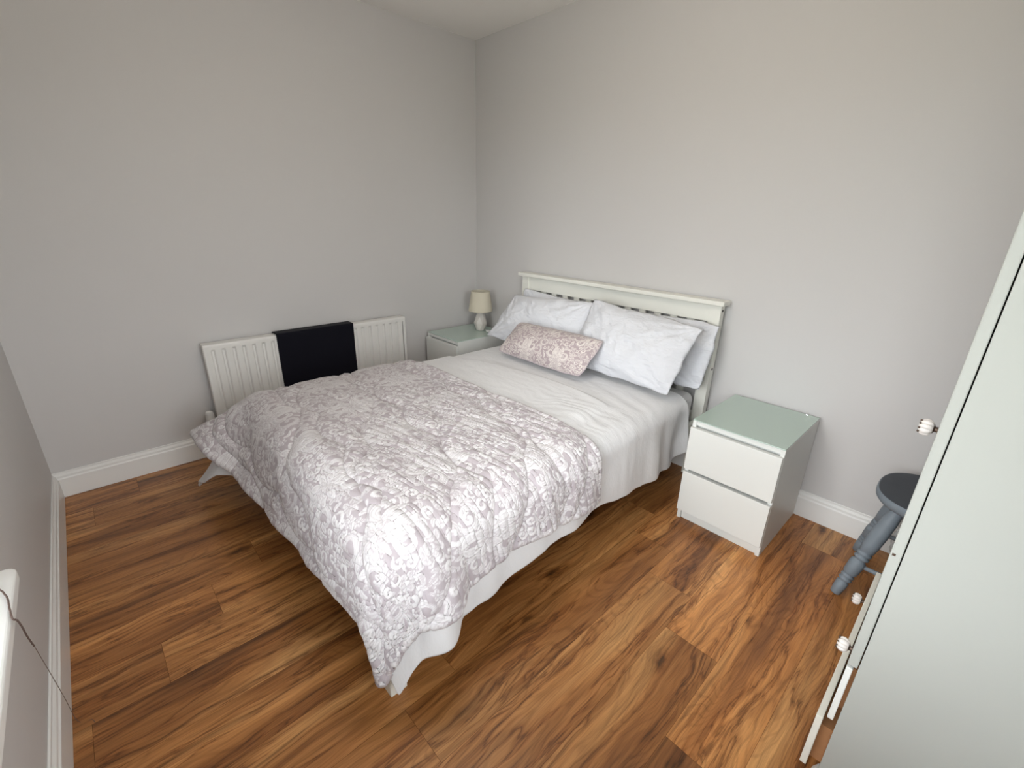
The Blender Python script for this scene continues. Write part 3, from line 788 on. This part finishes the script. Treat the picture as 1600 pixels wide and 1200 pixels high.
# ------------------------------------------------------------ pillows and cushion
def pillow_mesh(name, corners, T_, up, seed, sharp=.5, pattern=False, n=90, m=60, wr=.013, rnd=.03):
    """corners: BL, BR, TR, TL in world space; the case bulges by T_ along 'up' on the front and less on the back"""
    BL, BR, TR, TL = [np.array(c, float) for c in corners]
    U, V = np.meshgrid(np.linspace(0, 1, n), np.linspace(0, 1, m), indexing='ij')
    # edges bow inwards between the corners
    uu = U*2-1; vv = V*2-1
    bow = .035
    cr_ = 1-rnd*np.abs(uu*vv)**3; u2 = .5+.5*uu*(1-bow*(1-vv**2)*1.0)*cr_; v2 = .5+.5*vv*(1-bow*1.6*(1-uu**2))*cr_**2
    base = (BL*(1-u2[..., None])+BR*u2[..., None])*(1-v2[..., None])+(TL*(1-u2[..., None])+TR*u2[..., None])*v2[..., None]
    wob = 1 if not pattern else .4
    edge_ = np.maximum(np.abs(uu), np.abs(vv))**3
    base = base+(BR-BL)/np.linalg.norm(BR-BL)*(.007*wob*edge_*vnoise(V*.6+seed, U*.3, .09, seed+5))[..., None]+(TL-BL)/np.linalg.norm(TL-BL)*(.007*wob*edge_*vnoise(U*.8+seed, V*.2, .10, seed+6))[..., None]
    nrm = np.cross(BR-BL, TL-BL); nrm /= np.linalg.norm(nrm)
    if np.dot(nrm, up) < 0: nrm = -nrm
    base = base+nrm*(.010*wob*edge_*vnoise(U*.9+V*.6+seed, V*.5-U*.2, .11, seed+7))[..., None]
    prof = ((1-np.abs(uu)**3.0)**.75)*((1-np.abs(vv)**2.4)**.75)
    ang = np.arctan2(vv, uu)
    cw = np.zeros_like(U)
    for cu_, cv_ in ((-1, -1), (1, -1), (1, 1), (-1, 1)):      # creases fanning out of the corners
        r_ = np.hypot((uu-cu_)*1.4, vv-cv_); a = np.arctan2((vv-cv_), (uu-cu_)*1.4)
        cw += np.sin(a*17+seed+cu_)*np.exp(-r_*1.8)*sstep(0, .35, r_)
    sgn_n = vnoise(U*.7, V*.45, .09, seed)+.6*vnoise(U*1.4+V*.5, V*.45, .05, seed+1)
    side = []
    for sgn, tt in ((1, T_), (-1, T_*.55)):
        d = prof*tt+(prof**.5)*(wr*cw+wr*.6*sgn_n)*(1 if sgn > 0 else .5)
        pat = None
        if pattern:
            W_ = np.linalg.norm(BR-BL); H_ = np.linalg.norm(TL-BL)
            hh = sample(TH, U*W_/.50+.1, V*H_/.50+.2); d = d+hh*.002
        side.append(base+nrm*(sgn*d)[..., None])
    P = np.concatenate([side[0], side[1][:, ::-1]], 1)     # wraps round as a tube in V, ends closed by prof=0
    at = None
    if pattern:
        mk = sample(TM, U*W_/.50+.1, V*H_/.50+.2); at = np.concatenate([mk, mk[:, ::-1]], 1)
    me = grid_mesh(name, P, at, wrap=True)
    bm = bmesh.new(); bm.from_mesh(me); bmesh.ops.remove_doubles(bm, verts=bm.verts, dist=.0003); bmesh.ops.recalc_face_normals(bm, faces=bm.faces); bm.to_mesh(me); bm.free()
    return me, (base, nrm)
UPV = np.array([0, -1, .6])
def pillow(label, corners, T_, seed, grp='white pillows at the headboard'):
    me, _ = pillow_mesh('pillow', corners, T_, UPV, seed)
    o = link('pillow', me, M['pillow'], None, smooth=True)
    tag(o, label, 'pillow', grp)
    return o
pillow('white pillow at the back on the right, upright against the headboard, only edge showing', ((1.44, -.205, .570), (2.125, -.215, .575), (2.150, -.125, .935), (1.43, -.120, .930)), .050, 4)
pillow('white pillow at the back on the left, upright against the headboard, top edge showing', ((.66, -.205, .570), (1.36, -.205, .570), (1.37, -.120, .905), (.70, -.115, .945)), .050, 7)
pillow('plump white pillow leaning at the front on the left, beside the lamp', ((.575, -.385, .590), (1.405, -.385, .585), (1.405, -.205, .955), (.70, -.205, .905)), .075, 12)
pillow('large white pillow leaning at the front on the right, nearest the bare-topped nightstand', ((1.37, -.405, .590), (2.065, -.445, .590), (2.125, -.265, .935), (1.395, -.225, .970)), .080, 19)
me, (cbase, cn) = pillow_mesh('cushion', ((.925, -.590, .597), (1.620, -.590, .597), (1.665, -.430, .800), (.970, -.425, .785)), .075, np.array([0, -1, .8]), 25, pattern=True, n=260, m=120, wr=.004, rnd=.06)
cu = link('cushion', me, M['damask_cushion'], None, smooth=True)
tag(cu, 'small oblong mauve floral cushion leaning on the white pillows', 'cushion')
bm = bmesh.new(); loop = list(cbase[::4, 0])+list(cbase[-1, ::4])+list(cbase[::-4, -1])+list(cbase[0, ::-4])
tube(bm, [tuple(p) for p in loop], .004, 8); obj('piping', bm, M['binding'], cu, smooth=True)

# ------------------------------------------------------------ wardrobe
def knob(parent, x, y, z, s=1.0):
    """lobed glass knob on a short dark stem pointing to -x; x is the face it is screwed to"""
    s *= 1.12
    bm = bmesh.new(); lathe(bm, [(0, .010*s), (.002, .010*s), (.003, .006*s), (.008, .006*s), (.011, .011*s)], (x, y, z), (x-1, y, z), 16)
    k = obj('knob', bm, M['bronze'], parent, smooth=False)
    n = 64; prof = [(.009, .007), (.011, .0135), (.016, .018), (.023, .0195), (.029, .0175), (.033, .0125), (.035, .007)]
    bm = bmesh.new(); rings = []
    for d, r_ in prof:
        rings.append([bm.verts.new((x-d*s, y+r_*s*(1-.16*abs(math.cos(4*2*PI*i/n))**6)*math.cos(2*PI*i/n), z+r_*s*(1-.16*abs(math.cos(4*2*PI*i/n))**6)*math.sin(2*PI*i/n))) for i in range(n)])
    for A, B in zip(rings, rings[1:]):
        for i in range(n): bm.faces.new((A[i], A[(i+1) % n], B[(i+1) % n], B[i]))
    bm.faces.new(rings[0]); bm.faces.new(rings[-1])
    obj('knob_glass', bm, M['crystal'], k, smooth=True)
    bm = bmesh.new()
    for i in range(8):
        a = 2*PI*(i+.0)/8; m = Matrix.Translation((x-.033*s, y+.0135*s*math.cos(a), z+.0135*s*math.sin(a)))
        bmesh.ops.create_icosphere(bm, subdivisions=2, radius=.0024*s, matrix=m)
    o = obj('knob_rosette', bm, M['bronze'], k, smooth=True)
def make_wardrobe():
    xa, xb, ya, yb2, ht = 3.0722, 3.585, -1.34, -.60, 1.95
    t = thing('wardrobe', 'tall cream-white wardrobe filling the right edge with glass knobs and a lower drawer ajar', 'wardrobe', (0, 0, 0))
    bm = bmesh.new(); s = .018
    box(bm, xa, xb, ya, ya+s, .05, ht); box(bm, xa, xb, yb2-s, yb2, .05, ht); box(bm, xb-.008, xb, ya+s, yb2-s, .05, ht)
    box(bm, xa, xb-.008, ya+s, yb2-s, ht-s, ht); box(bm, xa, xb-.008, ya+s, yb2-s, .445, .463); box(bm, xa+.0, xb-.008, ya+s, yb2-s, .05, .068)
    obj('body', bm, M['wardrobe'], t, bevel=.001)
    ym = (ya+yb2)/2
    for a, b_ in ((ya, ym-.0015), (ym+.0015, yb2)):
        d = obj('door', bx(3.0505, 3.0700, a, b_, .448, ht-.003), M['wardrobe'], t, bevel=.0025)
        if a == ya:
            knob(d, 3.0505, -1.0, .955)
            obj('paint_chip', bx(3.054, 3.060, ya-.0004, ya+.0005, .772, .778), M['bronze'], d)
            knob(d, 3.0505, -1.17, .468, .95) if False else None
    u = obj('drawer', bx(3.0510, 3.0640, ya, yb2, .262, .440), M['furniture'], t, bevel=.002)
    knob(u, 3.0510, -1.16, .345, .95)
    obj('drawer_box', bx(3.0640, 3.50, ya+.03, yb2-.03, .285, .42), M['brown'], u)
    l = obj('drawer', bx(3.0310, 3.0460, ya, yb2, .068, .250), M['drawer_edge'], t, bevel=.0015)
    knob(l, 3.0310, -.685, .165, .95)
    obj('drawer_box', bx(3.0460, 3.48, ya+.03, yb2-.03, .075, .20), M['brown'], l)
    for fx, fy in ((3.085, ya+.035), (3.085, yb2-.035), (xb-.04, ya+.035), (xb-.04, yb2-.035)):
        bm = bmesh.new(); lathe(bm, [(0, .016), (.01, .022), (.03, .026), (.045, .02), (.05, .018)], (fx, fy, 0), (fx, fy, 1), 20)
        obj('foot', bm, M['furniture'], t, smooth=False)
make_wardrobe()

# ------------------------------------------------------------ stool
def make_stool():
    cx_, cy_, zs = 3.135, -.275, .455
    t = thing('stool', 'small painted stool with charcoal seat and turned blue-grey legs behind the wardrobe', 'stool', (cx_, cy_, 0))
    bm = bmesh.new(); n = 64
    prof = [(.88, zs-.040), (.96, zs-.038), (.99, zs-.030), (1.0, zs-.020), (.995, zs-.008), (.975, zs-.002), (.95, zs), (.7, zs-.003), (.35, zs-.005), (.02, zs-.005)]
    rx, ry, ex = .202, .192, 2.5
    rings = []
    for k, z in prof:
        ring = []
        for i in range(n):
            a = 2*PI*i/n; c, s = math.cos(a), math.sin(a)
            q = (abs(c)**ex+abs(s)**ex)**(-1/ex)
            ring.append(bm.verts.new((rx*k*q*c, ry*k*q*s, z)))
        rings.append(ring)
    for A, B in zip(rings, rings[1:]):
        for i in range(n): bm.faces.new((A[i], A[(i+1) % n], B[(i+1) % n], B[i]))
    bm.faces.new(rings[0][::-1]); bm.faces.new(rings[-1])
    seat = obj('seat', bm, M['stoolseat'], t, smooth=True)
    seat.data.materials.append(M['stoolleg'])
    for f in seat.data.polygons:
        c_ = f.center
        if c_.z < zs-.0045 and (abs(c_.x/rx)**ex+abs(c_.y/ry)**ex)**(1/ex) > .88 or c_.z < zs-.01: f.material_index = 1
    Lp = [(0, .0155), (.002, .0175), (.03, .0205), (.058, .022), (.062, .0165), (.066, .0165), (.071, .0235), (.078, .0235), (.083, .017), (.087, .0235), (.094, .0235), (.099, .017), (.103, .0225), (.108, .025), (.15, .0275), (.165, .0265), (.172, .0195),
          (.176, .0195), (.181, .026), (.189, .026), (.194, .019), (.199, .026), (.207, .026), (.212, .019), (.217, .025), (.25, .028), (.30, .029), (.36, .027), (.42, .021), (.445, .017)]
    tops = {}
    for sx_, sy_ in ((-1, -1), (-1, 1), (1, -1), (1, 1)):
        foot = Vector((-.205 if sx_ < 0 else .205, (-.205 if sy_ < 0 else .175), 0)); top = Vector((sx_*.105, sy_*.095, zs-.02))
        L_ = (top-foot).length; bm = bmesh.new()
        lathe(bm, [(d*L_/.45, r_) for d, r_ in Lp], foot, top, 24)
        obj('leg', bm, M['stoolleg'], t, smooth=True); tops[(sx_, sy_)] = (foot, top)
    def at(k, f): a, b_ = tops[k]; return a+(b_-a)*f
    rp = [(0, .007), (.05, .008), (.12, .010), (.17, .013), (.22, .010), (.3, .008), (1, .007)]
    for a, b_, f in (((-1, -1), (1, -1), .33), ((-1, 1), (1, 1), .33), ((-1, -1), (-1, 1), .45), ((1, -1), (1, 1), .45)):
        p, q = at(a, f), at(b_, f); L_ = (q-p).length; bm = bmesh.new()
        lathe(bm, [(0, .007), (L_*.2, .009), (L_*.5, .013), (L_*.8, .009), (L_, .007)], p, q, 16)
        obj('stretcher', bm, M['stoolleg'], t, smooth=True)
make_stool()

# crumpled white bag on the floor by the skirting behind the stool
bm = bmesh.new(); bmesh.ops.create_icosphere(bm, subdivisions=5, radius=1)
rs = random.Random(4)
from mathutils import noise as mn
for v in bm.verts:
    p = v.co.copy(); k = 1+.28*mn.noise(p*1.7)+.16*abs(mn.noise(p*4.1))-.10*abs(mn.noise(p*8))
    v.co = Vector((p.x*.085*k, p.y*.040*k, max(-.11, p.z*.115*k)+.11))
bag = obj('plastic_bag', bm, M['bag'], None, smooth=True, loc=(3.125, -.085, .0))
tag(bag, 'crumpled white plastic bag on the floor against the skirting behind the stool', 'bag')

# ------------------------------------------------------------ cord trailing from the sill
zt2 = WIN[2]+.0035
bm = bmesh.new()
path = [(1.60+.12, Y0-.16, zt2), (1.80, Y0-.10, zt2), (1.765, Y0+.0, zt2), (1.765, Y0+.045, zt2), (1.81, Y0+.066, zt2), (1.86, Y0+.0735, zt2), (1.895, Y0+.0785, zt2-.003), (1.885, Y0+.081, zt2-.018),
        (1.85, Y0+.076, .600), (1.80, Y0+.066, .545), (1.75, Y0+.057, .49), (1.715, Y0+.052, .445)]
def smooth_path(p, k=6):
    p = [Vector(q) for q in p]; out = []
    for i in range(len(p)-1):
        a, b_, c, d = p[max(i-1, 0)], p[i], p[i+1], p[min(i+2, len(p)-1)]
        for j in range(k):
            t_ = j/k; out.append(.5*((2*b_)+(c-a)*t_+(2*a-5*b_+4*c-d)*t_*t_+(3*b_-a-3*c+d)*t_**3))
    out.append(p[-1]); return out
tube(bm, [q+Vector((.0008*math.sin(i*1.9), 0, .0008*math.cos(i*1.9))) for i, q in enumerate(smooth_path(path, 8))], .0016, 8)
tube(bm, smooth_path([(1.715, Y0+.052, .445), (1.662, Y0+.046, .31), (1.60, Y0+.038, .16), (1.548, Y0+.032, .01), (1.56, Y0+.06, .0012), (1.575, Y0+.066, .0012)], 6), .0007, 6)
co = obj('cord', bm, M['cord'], None, smooth=True)
tag(co, 'thin brown cord trailing over the window sill and down the wall to the floor', 'cord')
